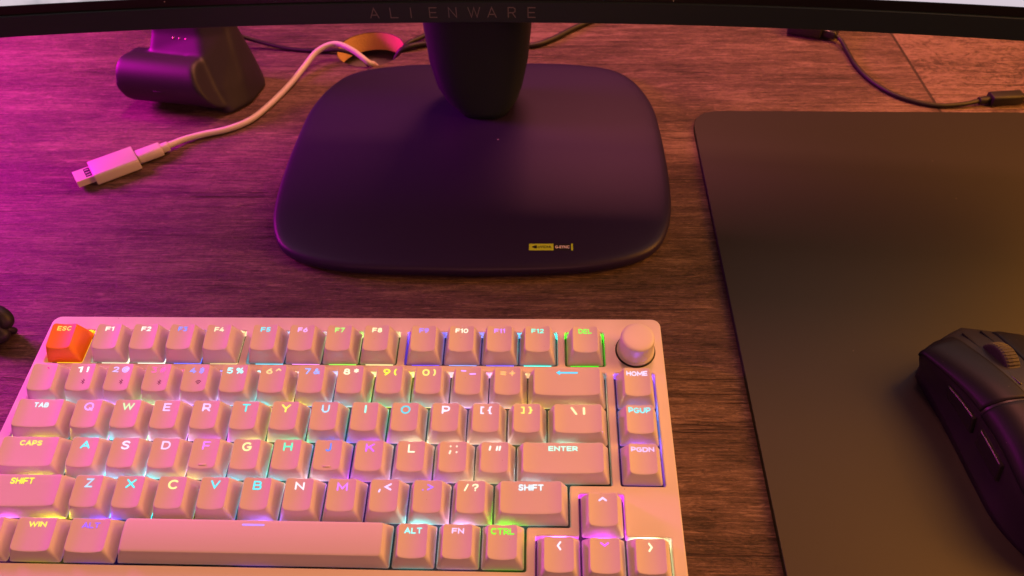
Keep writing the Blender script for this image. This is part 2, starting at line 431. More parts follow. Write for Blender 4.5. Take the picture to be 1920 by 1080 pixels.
# glyph: (width, strokes) on a unit height
GL = {
 'A': (1.0, [[(0, 0), (.5, 1), (1, 0)], [(.22, .3), (.78, .3)]]), 'B': (.85, [_bowl(.78, .52, 1, 0) + [(0, 1)], [(0, .52)] + _bowl(.85, 0, .52, 0)[1:] + [(0, .52)]]),
 'C': (.95, [_arc(.52, .5, .52, .5, 48, 312, 16)]), 'D': (.95, [[(0, 0), (0, 1)] + [(.42, 1)] + _arc(.45, .5, .5, .5, 90, -90, 12) + [(.42, 0), (0, 0)]]),
 'E': (.8, [[(.8, 1), (0, 1), (0, 0), (.8, 0)], [(0, .5), (.7, .5)]]), 'F': (.8, [[(.8, 1), (0, 1), (0, 0)], [(0, .48), (.7, .48)]]),
 'G': (1.0, [_arc(.52, .5, .52, .5, 48, 330, 16) + [(1.0, .46), (.6, .46)]]), 'H': (.9, [[(0, 0), (0, 1)], [(.9, 0), (.9, 1)], [(0, .5), (.9, .5)]]),
 'I': (.0, [[(0, 0), (0, 1)]]), 'J': (.62, [[(.62, 1), (.62, .3)] + _arc(.32, .3, .3, .3, 0, -140, 8)]), 'K': (.88, [[(0, 0), (0, 1)], [(.85, 1), (.06, .42)], [(.36, .6), (.88, 0)]]),
 'L': (.75, [[(0, 1), (0, 0), (.75, 0)]]), 'M': (1.15, [[(0, 0), (0, 1), (.575, .25), (1.15, 1), (1.15, 0)]]), 'N': (.95, [[(0, 0), (0, 1), (.95, 0), (.95, 1)]]),
 'O': (1.08, [_arc(.54, .5, .54, .5, 90, 450, 24)]), 'P': (.82, [[(0, 0), (0, .38)] + _bowl(.82, .38, 1, 0)[::-1][0:] + [(0, .38)]]),
 'Q': (1.08, [_arc(.54, .5, .54, .5, 90, 450, 24), [(.66, .26), (1.04, -.06)]]), 'R': (.85, [[(0, 0), (0, .38)] + _bowl(.82, .38, 1, 0)[::-1] + [(0, .38)], [(.45, .38), (.85, 0)]]),
 'S': (.82, [[(.80, .84), (.66, .96), (.42, 1.0), (.17, .95), (.04, .78), (.12, .61), (.40, .52), (.68, .42), (.79, .24), (.68, .06), (.40, 0), (.14, .04), (0, .18)]]),
 'T': (.9, [[(0, 1), (.9, 1)], [(.45, 1), (.45, 0)]]), 'U': (.9, [[(0, 1), (0, .42)] + _arc(.45, .42, .45, .42, 180, 360, 12) + [(.9, 1)]]),
 'V': (1.0, [[(0, 1), (.5, 0), (1, 1)]]), 'W': (1.5, [[(0, 1), (.38, 0), (.75, .95), (1.12, 0), (1.5, 1)]]), 'X': (.92, [[(0, 1), (.92, 0)], [(.92, 1), (0, 0)]]),
 'Y': (.95, [[(0, 1), (.475, .45), (.95, 1)], [(.475, .45), (.475, 0)]]), 'Z': (.88, [[(0, 1), (.88, 1), (0, 0), (.88, 0)]]),
 '1': (.35, [[(0, .86), (.3, 1), (.3, 0)]]), '2': (.75, [[(.04, .8), (.14, .94), (.38, 1), (.64, .93), (.72, .74), (.62, .54), (0, 0), (.75, 0)]]),
 '3': (.75, [[(.03, 1), (.7, 1), (.34, .6)] + _arc(.38, .3, .36, .3, 80, -150, 10)]), '4': (.85, [[(.6, 0), (.6, .25)], [(.5, 1), (0, .27), (.85, .27)], [(.6, .5), (.6, .27)]]),
 '5': (.75, [[(.7, 1), (.12, 1), (.06, .56), (.4, .6), (.66, .5), (.73, .3), (.62, .08), (.36, 0), (.02, .1)]]), '6': (.78, [_arc(.39, .31, .39, .31, 90, 450, 16), [(.6, 1), (.2, .62), (.02, .38)]]),
 '7': (.75, [[(0, 1), (.75, 1), (.26, 0)]]), '8': (.78, [_arc(.39, .77, .31, .23, 90, 450, 14), _arc(.39, .27, .39, .27, 90, 450, 16)]), '9': (.78, [_arc(.39, .69, .39, .31, 90, 450, 16), [(.76, .62), (.6, .36), (.2, 0)]]),
 '0': (.9, [_arc(.45, .5, .45, .5, 90, 450, 20)]), '!': (0, [[(0, 1), (0, .34)], [(0, .03), (0, .05)]]),
 '@': (1.15, [_arc(.57, .5, .57, .56, -50, -330, 20) + [(1.12, .42), (1.0, .28), (.84, .34), (.82, .7)], _arc(.57, .5, .24, .24, 90, 450, 12)]),
 '#': (.9, [[(.3, 1), (.18, 0)], [(.72, 1), (.6, 0)], [(.06, .68), (.9, .68)], [(0, .32), (.84, .32)]]), '$': (.75, [[(.72, .76), (.6, .86), (.38, .9), (.12, .83), (.08, .66), (.3, .54), (.6, .45), (.7, .28), (.58, .13), (.36, .08), (.1, .12), (.02, .22)], [(.38, 1.08), (.38, -.08)]]),
 '%': (1.1, [_arc(.22, .78, .2, .2, 90, 450, 12), _arc(.88, .22, .2, .2, 90, 450, 12), [(.9, 1), (.2, 0)]]), '^': (.7, [[(0, .62), (.35, 1), (.7, .62)]]),
 '&': (.95, [[(.92, 0), (.3, .66), (.26, .86), (.42, 1), (.6, .88), (.54, .7), (.16, .46), (.03, .26), (.14, .06), (.38, 0), (.64, .1), (.9, .46)]]),
 '*': (.7, [[(.35, 1), (.35, .4)], [(.08, .86), (.62, .54)], [(.62, .86), (.08, .54)]]), '(': (.28, [_arc(.5, .5, .46, .62, 125, 235, 8)]), ')': (.28, [_arc(-.2, .5, .46, .62, 55, -55, 8)]),
 '-': (.6, [[(0, .5), (.6, .5)]]), '_': (.8, [[(0, 0), (.8, 0)]]), '=': (.7, [[(0, .68), (.7, .68)], [(0, .32), (.7, .32)]]), '+': (.7, [[(0, .5), (.7, .5)], [(.35, .85), (.35, .15)]]),
 '[': (.3, [[(.3, 1), (0, 1), (0, 0), (.3, 0)]]), ']': (.3, [[(0, 1), (.3, 1), (.3, 0), (0, 0)]]), '{': (.36, [[(.36, 1.04), (.16, .96), (.16, .6), (0, .5), (.16, .4), (.16, .04), (.36, -.04)]]), '}': (.36, [[(0, 1.04), (.2, .96), (.2, .6), (.36, .5), (.2, .4), (.2, .04), (0, -.04)]]),
 '\\': (.4, [[(0, 1), (.4, 0)]]), '|': (0, [[(0, 1), (0, 0)]]), ';': (.1, [[(.1, .78), (.1, .8)], [(.1, .25), (.02, -.02)]]), ':': (0, [[(0, .78), (0, .8)], [(0, .12), (0, .14)]]),
 "'": (.1, [[(.1, 1), (.02, .62)]]), '"': (.4, [[(.1, 1), (.02, .62)], [(.42, 1), (.34, .62)]]), ',': (.1, [[(.1, .14), (0, -.12)]]), '<': (.7, [[(.7, .85), (0, .5), (.7, .15)]]), '.': (0, [[(0, .08), (0, .1)]]),
 '>': (.7, [[(0, .85), (.7, .5), (0, .15)]]), '/': (.4, [[(0, 0), (.4, 1)]]), '?': (.7, [[(0, .78), (.1, .95), (.35, 1), (.62, .92), (.68, .74), (.58, .56), (.34, .44), (.34, .3)], [(.34, .02), (.34, .04)]]), '`': (.3, [[(0, 1), (.3, .8)]]),
}
GL['e'] = GL['E']
def word_geo(t, r, gap):
    x = 0; parts = []
    for ch in t:
        if ch == ' ': x += .34; continue
        wd_, st = GL[ch]
        parts += stroke_geo([[(x + p[0], p[1]) for p in ln] for ln in st], r)
        x += wd_ + 2 * r + gap
    V, F, Z = [], [], []
    for n_, (v, f) in enumerate(parts):
        o_ = len(V); V += [(p[0], p[1], n_ % 3 * .012) for p in v]; F += [tuple(q + o_ for q in t_) for t_ in f]
    return V, F
def legend(name, geo, width, height, cx, ytop, zt, lift, mat, parent, cut=1.2):
    v, f = geo
    x0 = min(p[0] for p in v); x1 = max(p[0] for p in v); y0 = min(p[1] for p in v); y1 = max(p[1] for p in v)
    sy = height / (y1 - y0) if height else None
    sx = width / (x1 - x0) if width else sy
    if sy is None: sy = sx
    V = []
    for pt in v:
        x, y = pt[0], pt[1]
        X = cx + (x - (x0 + x1) / 2) * sx; Y = ytop + (y - y1) * sy
        V.append((X, Y, zt(X, Y) + lift + (pt[2] if len(pt) > 2 else 0)))
    o = mesh(name, V, f, mat, parent, smooth=False)
    return o
LEGM = {}
def led_mats(rgb):
    if rgb not in LEGM:
        lin = s2l(rgb)
        mx = max(lin); sat = tuple((c / mx) ** 1.5 for c in lin)
        LEGM[rgb] = (emat('legend_glow', lin, 1.35), emat('switch_glow', sat, 2.0), emat('led_glow', sat, 70.0))
    return LEGM[rgb]
W_ = (250, 245, 235)
# row: (text, width units, legend colour, legend width mm, legend height mm)
ROWS = [
 ('f', 0, [(0, 'ESC', 1, (255, 200, 70), 7.2, 2.5), (1.25, 'F1', 1, (250, 250, 225), 4.3, 2.5), (2.25, 'F2', 1, (250, 250, 235), 5, 2.5), (3.25, 'F3', 1, (110, 140, 255), 4.8, 2.5), (4.25, 'F4', 1, (250, 235, 190), 5, 2.5),
   (5.5, 'F5', 1, (100, 225, 245), 5, 2.5), (6.5, 'F6', 1, (245, 170, 250), 5, 2.5), (7.5, 'F7', 1, (170, 245, 120), 5, 2.5), (8.5, 'F8', 1, (255, 245, 190), 5, 2.5),
   (9.75, 'F9', 1, (165, 130, 255), 4.8, 2.5), (10.75, 'F10', 1, (255, 250, 220), 6.4, 2.5), (11.75, 'F11', 1, (205, 130, 255), 5.4, 2.5), (12.75, 'F12', 1, (110, 245, 220), 6.2, 2.5), (14, 'DEL', 1, (110, 245, 80), 6.6, 2.5)]),
 ('n', 1.25, [(0, '`', 1, (245, 50, 130), 1.3, 1.0), (1, '1 !', 1, (255, 250, 250), 5.6, 3.1), (2, '2 @', 1, (205, 180, 255), 8.6, 3.1), (3, '3 #', 1, (245, 95, 170), 7.6, 3.1), (4, '4 $', 1, (150, 145, 255), 7.4, 3.3), (5, '5 %', 1, (175, 250, 255), 8.2, 3.1),
   (6, '6 ^', 1, (255, 205, 140), 7.4, 3.1), (7, '7 &', 1, (150, 170, 255), 7.6, 3.1), (8, '8 *', 1, (255, 245, 205), 7.4, 3.1), (9, '9 (', 1, (245, 240, 70), 6.6, 3.4), (10, '0 )', 1, (250, 235, 120), 6.6, 3.4),
   (11, '- _', 1, (230, 155, 255), 7.4, None), (12, '= +', 1, (255, 175, 110), 7.2, None), (13, 'ARROW', 2, (60, 205, 250), 10.5, 2.4), (15.25, 'HOME', 1, (245, 215, 255), 10, 2.6)]),
 ('q', 2.25, [(0, 'TAB', 1.5, (200, 250, 255), 7.2, 2.7), (1.5, 'Q', 1, (225, 160, 255), 4.6, 4.2), (2.5, 'W', 1, (195, 255, 185), 5.8, 3.9), (3.5, 'E', 1, (240, 190, 255), 3.6, 3.9), (4.5, 'R', 1, (240, 195, 255), 4, 3.9), (5.5, 'T', 1, (75, 230, 235), 4, 3.9),
   (6.5, 'Y', 1, (250, 240, 100), 4.4, 3.9), (7.5, 'U', 1, (165, 220, 250), 4.1, 3.9), (8.5, 'I', 1, (160, 250, 230), 0.9, 3.9), (9.5, 'O', 1, (75, 205, 225), 4.6, 4.1), (10.5, 'P', 1, (245, 225, 255), 3.8, 3.9),
   (11.5, '[ {', 1, (250, 220, 255), 5.4, 3.9), (12.5, '] }', 1, (255, 235, 110), 5.8, 3.6), (13.5, '\\ |', 1.5, (255, 235, 170), 6.8, 3.7), (15.25, 'PGUP', 1, (115, 235, 245), 10.2, 2.7)]),
 ('a', 3.25, [(0, 'CAPS', 1.75, (250, 235, 90), 10.6, 2.8), (1.75, 'A', 1, (90, 230, 245), 4.6, 3.9), (2.75, 'S', 1, (245, 220, 255), 3.9, 4.1), (3.75, 'D', 1, (240, 200, 245), 4.2, 3.9), (4.75, 'F', 1, (235, 120, 250), 3.6, 3.9), (5.75, 'G', 1, (255, 245, 165), 4.4, 4.1),
   (6.75, 'H', 1, (90, 240, 195), 4.2, 3.9), (7.75, 'J', 1, (75, 130, 245), 2.9, 3.9), (8.75, 'K', 1, (210, 100, 255), 4.2, 3.9), (9.75, 'L', 1, (255, 245, 210), 3.3, 3.9), (10.75, '; :', 1, (255, 220, 195), 4.0, 3.0), (11.75, "' \"", 1, (255, 235, 225), 5.6, 1.7),
   (12.75, 'ENTER', 2.25, (185, 255, 235), 13.2, 2.7), (15.25, 'PGDN', 1, (245, 190, 245), 10.4, 2.7)]),
 ('z', 4.25, [(0, 'SHIFT', 2.25, (240, 240, 60), 10.8, 2.8), (2.25, 'Z', 1, (165, 215, 250), 4, 3.9), (3.25, 'X', 1, (80, 235, 240), 4.4, 3.9), (4.25, 'C', 1, (255, 240, 150), 4.3, 4.1), (5.25, 'V', 1, (85, 225, 245), 4.4, 3.9), (6.25, 'B', 1, (80, 225, 240), 3.9, 3.9),
   (7.25, 'N', 1, (255, 235, 245), 4.2, 3.9), (8.25, 'M', 1, (215, 120, 255), 4.8, 3.9), (9.25, ', <', 1, (235, 200, 255), 5.8, 2.7), (10.25, '. >', 1, (180, 110, 250), 5.2, 2.4), (11.25, '/ ?', 1, (255, 245, 200), 6.4, 3.2), (12.25, 'SHIFT', 1.75, (215, 245, 255), 11, 2.7)]),
 ('b', 5.25, [(0, 'CTRL', 1.25, (240, 120, 240), 9, 2.6), (1.25, 'WIN', 1.25, (250, 235, 80), 8, 2.7), (2.5, 'ALT', 1.25, (150, 95, 255), 7.8, 2.6), (3.75, 'DASH', 6.25, (185, 135, 255), 9.8, 0.8), (10, 'ALT', 1, (150, 250, 245), 7.6, 2.7), (11, 'FN', 1, (250, 195, 245), 5.2, 2.7), (12, 'CTRL', 1, (120, 245, 50), 10, 2.7)]),
]
keys = [(u, v, t, w, c, lw, lh, r) for r, v, row in ROWS for (u, t, w, c, lw, lh) in row]
keys += [(14.25, 4.5, 'UP', 1, (250, 205, 255), 3.7, 1.9, 'z'), (13.25, 5.5, 'LEFT', 1, (250, 225, 245), 1.9, 3.6, 'b'), (14.25, 5.5, 'DOWN', 1, (240, 95, 250), 3.7, 1.9, 'b'), (15.25, 5.5, 'RIGHT', 1, (255, 250, 200), 1.9, 3.6, 'b')]
LED_OVER = {'ESC': (255, 210, 60), 'F4': (255, 240, 190), 'HOME': (180, 120, 255), 'PGUP': (120, 170, 255), 'PGDN': (190, 120, 255), 'DEL': (70, 240, 60), 'F11': (150, 130, 255), 'F10': (170, 190, 255), 'F12': (60, 230, 220), 'UP': (240, 90, 250),
            'F9': (120, 90, 255), 'I': (60, 220, 170), '`': (255, 150, 190), '= +': (250, 190, 160), 'LEFT': (245, 130, 250), 'O': (120, 230, 220), 'J': (90, 140, 255)}
chev = {'UP': [[(-1, 0), (0, .8), (1, 0)]], 'DOWN': [[(-1, .8), (0, 0), (1, .8)]], 'LEFT': [[(.8, 1), (0, 0), (.8, -1)]], 'RIGHT': [[(0, 1), (.8, 0), (0, -1)]]}
for u, v, t, wd, colr, lw, lh, row in keys:
    space = t == 'DASH'
    cx, cy = (u + wd / 2) * U, -(v + .5) * U
    src = cap_mesh(wd, row, space)
    orange = t == 'ESC'
    me = src if not orange else src.copy()
    if not me.materials: me.materials.append(M_orange if orange else M_cap)
    if orange: me.materials[0] = M_orange
    k = link(bpy.data.objects.new('key', me), kb)
    k.location = Vector((cx + random.uniform(-.06, .06), cy + random.uniform(-.06, .06), random.uniform(-.08, .08))) * MM
    k.rotation_euler = (R(random.uniform(-.25, .25)), R(random.uniform(-.3, .3)), R(random.uniform(-.3, .3)))
    if orange: k['label'] = 'orange escape key'
    if space: k['label'] = 'long space bar key with short dash mark'
    lc = LED_OVER.get(t, colr)
    mleg = led_mats(colr)[0]; _, msw, mled = led_mats(lc)
    W, D, hx, hy, ccy, zt = cap_top(wd, row, space)
    ytop = ccy + hy - 1.35
    if t in chev:
        g = stroke_geo(chev[t], 0.26)[0]
        legend('legend', g, lw, lh, 0, ytop - .3, zt, .05, mleg, k)
    elif t == 'ARROW':
        gg = join(*stroke_geo([[(-4.2, 0), (5, 0)]], 0.38)); v2, f2 = gg
        o = len(v2); v2 = v2 + [(-5.4, 0), (-3.4, 1.15), (-3.6, 0.0), (-3.4, -1.15)]
        # head: two triangles set clear of the shaft
        v2 = [(max(x, -3.55), y) for x, y in v2[:o]] + v2[o:]
        f2 = f2[:]; f2 += [(o, o + 2, o + 1), (o, o + 3, o + 2)]
        f2 = [q for q in f2]
        legend('legend', (v2, f2), lw, lh, 0, ytop, zt, .05, mleg, k)
    elif t == 'DASH':
        legend('legend', stroke_geo([[(-4.5, 0), (4.5, 0)]], .4)[0], lw, lh, 0, ytop - .2, zt, .06, mleg, k)
    else:
        big = row in 'qaz' and len(t) == 1
        sh = 0
        if t == '`': sh = 1.2
        if row == 'n' and t != 'HOME': rs, gp = .118, .15
        elif big: rs, gp = .105, 0
        else: rs, gp = .124, .14
        if row in 'qaz' and ' ' in t: rs, gp = .105, .15
        if t in ('- _', '= +', '`'): lh = None
        if t in ('; :', ', <', '. >', "' \""): lw, lh = lw, None
        legend('legend', word_geo(t, rs, gp), lw, lh, sh, ytop - (0 if lh and lh > 2.2 else .3), zt, .05, mleg, k)
    if t in ('1 !', '2 @', '3 #'):
        bt = stroke_geo([[(-.55, -.6), (.5, .55), (0, 1.2), (0, -1.2), (.5, -.55), (-.55, .6)]], 0.10)
        legend('printed_icon', bt[0], 1.9, 2.9, 1.6, ccy - 1.0, zt, .05, M_print, k)
    if t == '4 $':
        arcs = []
        for rr_ in (0.5, 1.05, 1.6):
            arcs.append([(rr_ * math.cos(R(a)), rr_ * math.sin(R(a))) for a in (45, 60, 75, 90, 105, 120, 135)])
        legend('printed_icon', join(*stroke_geo(arcs, .13)), 2.8, 2.1, 1.8, ccy - 1.2, zt, .05, M_print, k)
    if t in ('F', 'J'):
        yy = ccy - hy + 1.3
        mesh('homing_bar', *bar((-1.6, yy, zt(0, yy) + .12), (1.6, yy, zt(0, yy) + .12), .8, .7, .3, .2), M_cap, k)
    # switch housing under the cap and its led
    sw = mesh('switch', *box(cx - 7, cx + 7, cy - 7, cy + 7, -4.9, -1.4), msw, kb, smooth=False)
    mesh('led', *box(cx - 3.5, cx + 3.5, cy + 7.2, cy + 9.0, -4.9, -3.6), mled, sw, smooth=False)

# knob
kx, ky, nseg = 301.6, -10.2, 96
rings = []
for rr, z, rib in ((9.3, 1.05, 0), (9.3, 2.6, 0), (8.7, 2.65, 0), (8.75, 3.0, 1), (8.3, 11.8, 1), (8.3, 12.1, 0), (8.15, 12.8, 0), (7.7, 13.2, 0), (6.5, 13.45, 0), (3.5, 13.6, 0), (0.2, 13.65, 0)):
    rings.append([(kx + (rr - (.16 if rib and j % 2 else 0)) * math.cos(2 * math.pi * j / nseg), ky + (rr - (.16 if rib and j % 2 else 0)) * math.sin(2 * math.pi * j / nseg), z + .5) for j in range(nseg)])
mesh('knob', *loft(rings), M_case, kb)
rings = [[(kx + rr * math.cos(2 * math.pi * j / 48), ky + rr * math.sin(2 * math.pi * j / 48), z) for j in range(48)] for rr, z in ((10.1, 0.6), (10.1, 1.04), (8, 1.05))]
mesh('knob_recess', *loft(rings), M_plate, kb)

# ------------------------------------------------------------------ monitor
mon = empty('monitor', (206.5, 194, 0))
tag(mon, 'wide curved black monitor on a dark stand with a rounded rectangular foot', 'monitor')
ox, oy = 206.5, 194.0
def cy_(x): return 194.8 - (x - 166) ** 2 / (2 * 2338)
def sweep(name, section, mat, x0=-200, x1=613, nn=60, smooth=True, inset=0):
    rings = []
    for i in range(nn + 1):
        x = x0 + (x1 - x0) * i / nn; y = cy_(x); sl = -(x - 166) / 2338; nrm = Vector((-sl, 1, 0)).normalized()
        rings.append([(x + nrm.x * a - ox, y + nrm.y * a - oy, z) for a, z in section])
    v, f = loft(rings)
    return mesh(name, v, f, mat, mon, smooth=smooth)
# (offset back from the front face, height)
sweep('chin', [(0.0, 100.3), (0.0, 113.0), (0.5, 113.4), (11, 113.4), (11, 99.8), (0.5, 99.8)], M_bezel, smooth=False)
sweep('panel_border', [(1.6, 113.5), (1.6, 119.2), (9, 119.2), (9, 113.5)], M_gloss, smooth=False)
sweep('panel_border', [(1.6, 440), (1.6, 447), (9, 447), (9, 440)], M_gloss, smooth=False)
sweep('back_shell', [(11.1, 103), (11.1, 446), (38, 400), (52, 330), (52, 210), (38, 130)], M_shell)
# screen picture: bright pinkish clouds, darker in the middle
ms = bpy.data.materials.new('screen_picture'); ms.use_nodes = True; nt = ms.node_tree; b = nt.nodes['Principled BSDF']
b.inputs['Base Color'].default_value = (.02, .02, .02, 1); b.inputs['Roughness'].default_value = .4
tc = nt.nodes.new('ShaderNodeTexCoord'); nz = nt.nodes.new('ShaderNodeTexNoise'); nz.inputs['Scale'].default_value = 14; nz.inputs['Detail'].default_value = 5
nt.links.new(tc.outputs['Object'], nz.inputs['Vector']); rp = nt.nodes.new('ShaderNodeValToRGB'); nt.links.new(nz.outputs['Fac'], rp.inputs[0])
e = rp.color_ramp.elements; e[0].position = .36; e[0].color = (.30, .30, .32, 1); e[1].position = .5; e[1].color = (.80, .68, .76, 1)
nt.links.new(rp.outputs[0], b.inputs['Emission Color'])
sx_ = nt.nodes.new('ShaderNodeSeparateXYZ'); nt.links.new(tc.outputs['Object'], sx_.inputs[0])
ab = nt.nodes.new('ShaderNodeMath'); ab.operation = 'ABSOLUTE'; nt.links.new(sx_.outputs['X'], ab.inputs[0])
mr_ = nt.nodes.new('ShaderNodeMapRange'); mr_.interpolation_type = 'SMOOTHSTEP'
mr_.inputs['From Min'].default_value = .13; mr_.inputs['From Max'].default_value = .21; mr_.inputs['To Min'].default_value = .04; mr_.inputs['To Max'].default_value = .85
nt.links.new(ab.outputs[0], mr_.inputs['Value']); nt.links.new(mr_.outputs['Result'], b.inputs['Emission Strength'])
sweep('screen', [(2.2, 119.1), (2.2, 440.1), (8, 440.1), (8, 119.1)], ms)
# wide letter spaced word on the chin
def alien(ch):
    A = {'A': [[(-.5, 0), (0, 1), (.5, 0)], [(-.26, .3), (.26, .3)]], 'L': [[(-.4, 1), (-.4, 0), (.45, 0)]], 'I': [[(0, 0), (0, 1)]],
         'E': [[(.45, 1), (-.4, 1), (-.4, 0), (.45, 0)], [(-.28, .5), (.35, .5)]], 'N': [[(-.45, 0), (-.45, 1), (.45, 0), (.45, 1)]],
         'W': [[(-.7, 1), (-.33, 0), (0, 1), (.33, 0), (.7, 1)]], 'R': [[(-.4, 0), (-.4, 1), (.2, 1), (.42, .88), (.42, .6), (.2, .47), (-.28, .47)], [(.15, .38), (.45, 0)]]}
    return A[ch]
word = 'ALIENWARE'; parts = []
for i, ch in enumerate(word):
    xx = 149.5 + (247.5 - 149.5) * i / 8
    xx -= {5: -1.2, 2: 1.5}.get(i, 0)
    for st in stroke_geo(alien(ch), .055):
        vv = []
        for x, z in st[0]:
            X = xx + x * 5.2; vv.append((X - ox, cy_(X) - oy - .06, 103.6 + z * 6.3))
        parts.append((vv, st[1]))
mesh('lettering', *join(*parts), M_letter, mon, smooth=False)
# stand foot: rounded rectangle, bowed sides, undercut edge
FOOT_HALF = [(0, 67.6), (40, 68.4), (74, 71), (99, 77), (115.5, 87.5), (124.5, 105), (129, 128), (130.8, 162), (130.3, 205), (127.5, 240), (117, 271), (99, 289), (64, 297), (30, 298.8), (0, 299)]
_fp = [(x, y, 0) for x, y in FOOT_HALF] + [(-x, y, 0) for x, y in FOOT_HALF[-2:0:-1]]
_fp = _fp[-2:] + _fp + _fp[:2]
FOOT = smooth_path(_fp, 6)[12:-13]
def foot_ring(ins, z):
    out = []; m = len(FOOT)
    for k in range(m):
        d = (FOOT[(k + 2) % m] - FOOT[k - 2]).normalized(); nrm = Vector((-d.y, d.x, 0))
        if ins > 30:
            p = Vector((0, 183, 0)) + (FOOT[k] - Vector((0, 183, 0))) * (1 - ins / 130)
        else: p = FOOT[k] + nrm * (ins - 1.9)
        out.append((207.8 + p.x - ox, p.y + 1.5 - oy, z))
    return out
rings = [foot_ring(i, z) for i, z in ((3.0, .4), (1.2, 1.6), (.2, 3.6), (0, 6.0), (.35, 7.6), (1.2, 8.7), (2.8, 9.4), (5.5, 9.8), (10, 10.0), (18, 10.1), (60, 10.15), (110, 10.15))]
foot = mesh('stand_foot', *loft(rings), M_stand, mon)
# neck
rings = []
for z, x0, x1, yf, yb in ((9.8, 193.5, 230, 220.5, 262), (15, 188.5, 233.5, 219.8, 263), (20, 183, 237, 219.8, 264), (31, 177.0, 240.5, 219.8, 266), (49, 173.2, 244.3, 220, 268), (74, 171.5, 247, 221, 270), (110, 171, 248, 222, 268), (200, 171, 248, 224, 262), (260, 175, 244, 224, 258)):
    hx, hy = (x1 - x0) / 2, (yb - yf) / 2; ring = []
    for k in range(64):
        t = 2 * math.pi * k / 64; c, s = math.cos(t), math.sin(t); ex = 2 / 3.0
        ring.append(((x0 + x1) / 2 + hx * math.copysign(abs(c) ** ex, c) - ox, (yf + yb) / 2 + hy * math.copysign(abs(s) ** ex, s) - oy, z))
    rings.append(ring)
mesh('stand_neck', *loft(rings), M_neck, mon)
# sticker on the foot
SX, SY, SZ = 246.6 - ox, 82.6 - oy, 9.96
def foot_z(x, y):
    return SZ + (y - SY) * 0.03
st = mesh('sticker', [(SX, SY, foot_z(0, SY) + .1), (SX + 27, SY, foot_z(0, SY) + .1), (SX + 27, SY + 5.6, foot_z(0, SY + 5.6) + .1), (SX, SY + 5.6, foot_z(0, SY + 5.6) + .1)], [(0, 1, 2, 3)], M_stblack, foot, smooth=False)
def on_sticker(name, geo, x, y, wd, ht, lift, mat):
    vv, f = geo; a0 = min(p[0] for p in vv); a1 = max(p[0] for p in vv); b0 = min(p[1] for p in vv); b1 = max(p[1] for p in vv)
    V = [(SX + x + (p[0] - a0) / (a1 - a0) * wd, SY + y + (p[1] - b0) / (b1 - b0) * ht) for p in vv]
    return [(p[0], p[1], foot_z(0, p[1]) + lift) for p in V], f
sq = ([(0, 0), (1, 0), (1, 1), (0, 1)], [(0, 1, 2, 3)])
mesh('sticker_colour', *join(on_sticker('', sq, 0, 0, 15.0, 5.6, .16, None), on_sticker('', sq, 25.8, -.1, 1.1, 5.9, .16, None)), M_yellow, foot, smooth=False)
eye = ([(0, .5), (.25, .8), (.5, .9), (.5, 1), (1, 1), (1, 0), (.5, 0), (.5, .15), (.2, .25)], [(0, 8, 7, 6, 5, 4, 3, 2, 1)])
mesh('sticker_lettering', *join(on_sticker('', eye, 1.6, 1.6, 3.3, 2.5, .22, None), on_sticker('', text_geo('nVIDIA', .02), 5.5, 1.8, 8.2, 2.1, .22, None)), M_stblack, foot, smooth=False)
mesh('sticker_lettering', *on_sticker('', text_geo('G-SYNC', .035), 16.0, 1.6, 8.8, 2.5, .22, None), M_stwhite, foot, smooth=False)

# ------------------------------------------------------------------ mouse pad
pad = empty('mouse_pad', (366, -240, 0))
tag(pad, 'large dark smooth mouse pad with rounded corners under the black mouse', 'mouse pad')
pl = [(366 - 366, 0), (366 + 370 - 366, 0), (366 + 370 - 366, 480.5), (2.0, 480.5)]
pl = [(-7, 0), (370, 0), (370, 473), (0.5, 480.5)]
plate2d('base_layer', round_poly(pl, 24, 8), [], .3, 1.6, .2, M_padrub, pad)
plate2d('cloth_top', round_poly([(p[0], p[1]) for p in pl], 24, 8), [], 1.65, 3.6, .5, M_pad, pad)

# ------------------------------------------------------------------ mouse (heightfield-like loft; +y is its nose)
mou = empty('computer_mouse', (482, -50.5, 3.6), (0, 0, R(9.0)))
tag(mou, 'black wireless gaming mouse resting on the large mouse pad', 'mouse')
Lm = 62.0
def prof(s):
    """s -1 (tail) .. 1 (nose): left half width, right half width, top height, section exponent"""
    def lerp(tab):
        for i in range(len(tab) - 1):
            (a, p), (b_, q) = tab[i], tab[i + 1]
            if s <= b_:
                a0, p0 = tab[max(0, i - 1)]; b2, q2 = tab[min(len(tab) - 1, i + 2)]
                t = (s - a) / (b_ - a); hh = b_ - a
                m0 = (q - p0) / (b_ - a0) * hh; m1 = (q2 - p) / (b2 - a) * hh
                return (2 * t ** 3 - 3 * t * t + 1) * p + (t ** 3 - 2 * t * t + t) * m0 + (3 * t * t - 2 * t ** 3) * q + (t ** 3 - t * t) * m1
        return tab[-1][1]
    wl = lerp([(-1, 2), (-.97, 12), (-.9, 20), (-.75, 27), (-.5, 31), (-.2, 30), (.1, 28.5), (.4, 29), (.65, 31), (.85, 32.5), (.96, 31.5), (1, 30.2)])
    h = lerp([(-1, 6), (-.97, 13), (-.9, 20), (-.75, 28), (-.5, 36), (-.25, 39.5), (0, 39.5), (.25, 37.5), (.5, 33.5), (.75, 28.5), (.9, 25), (.97, 23), (1, 21)])
    return wl, h
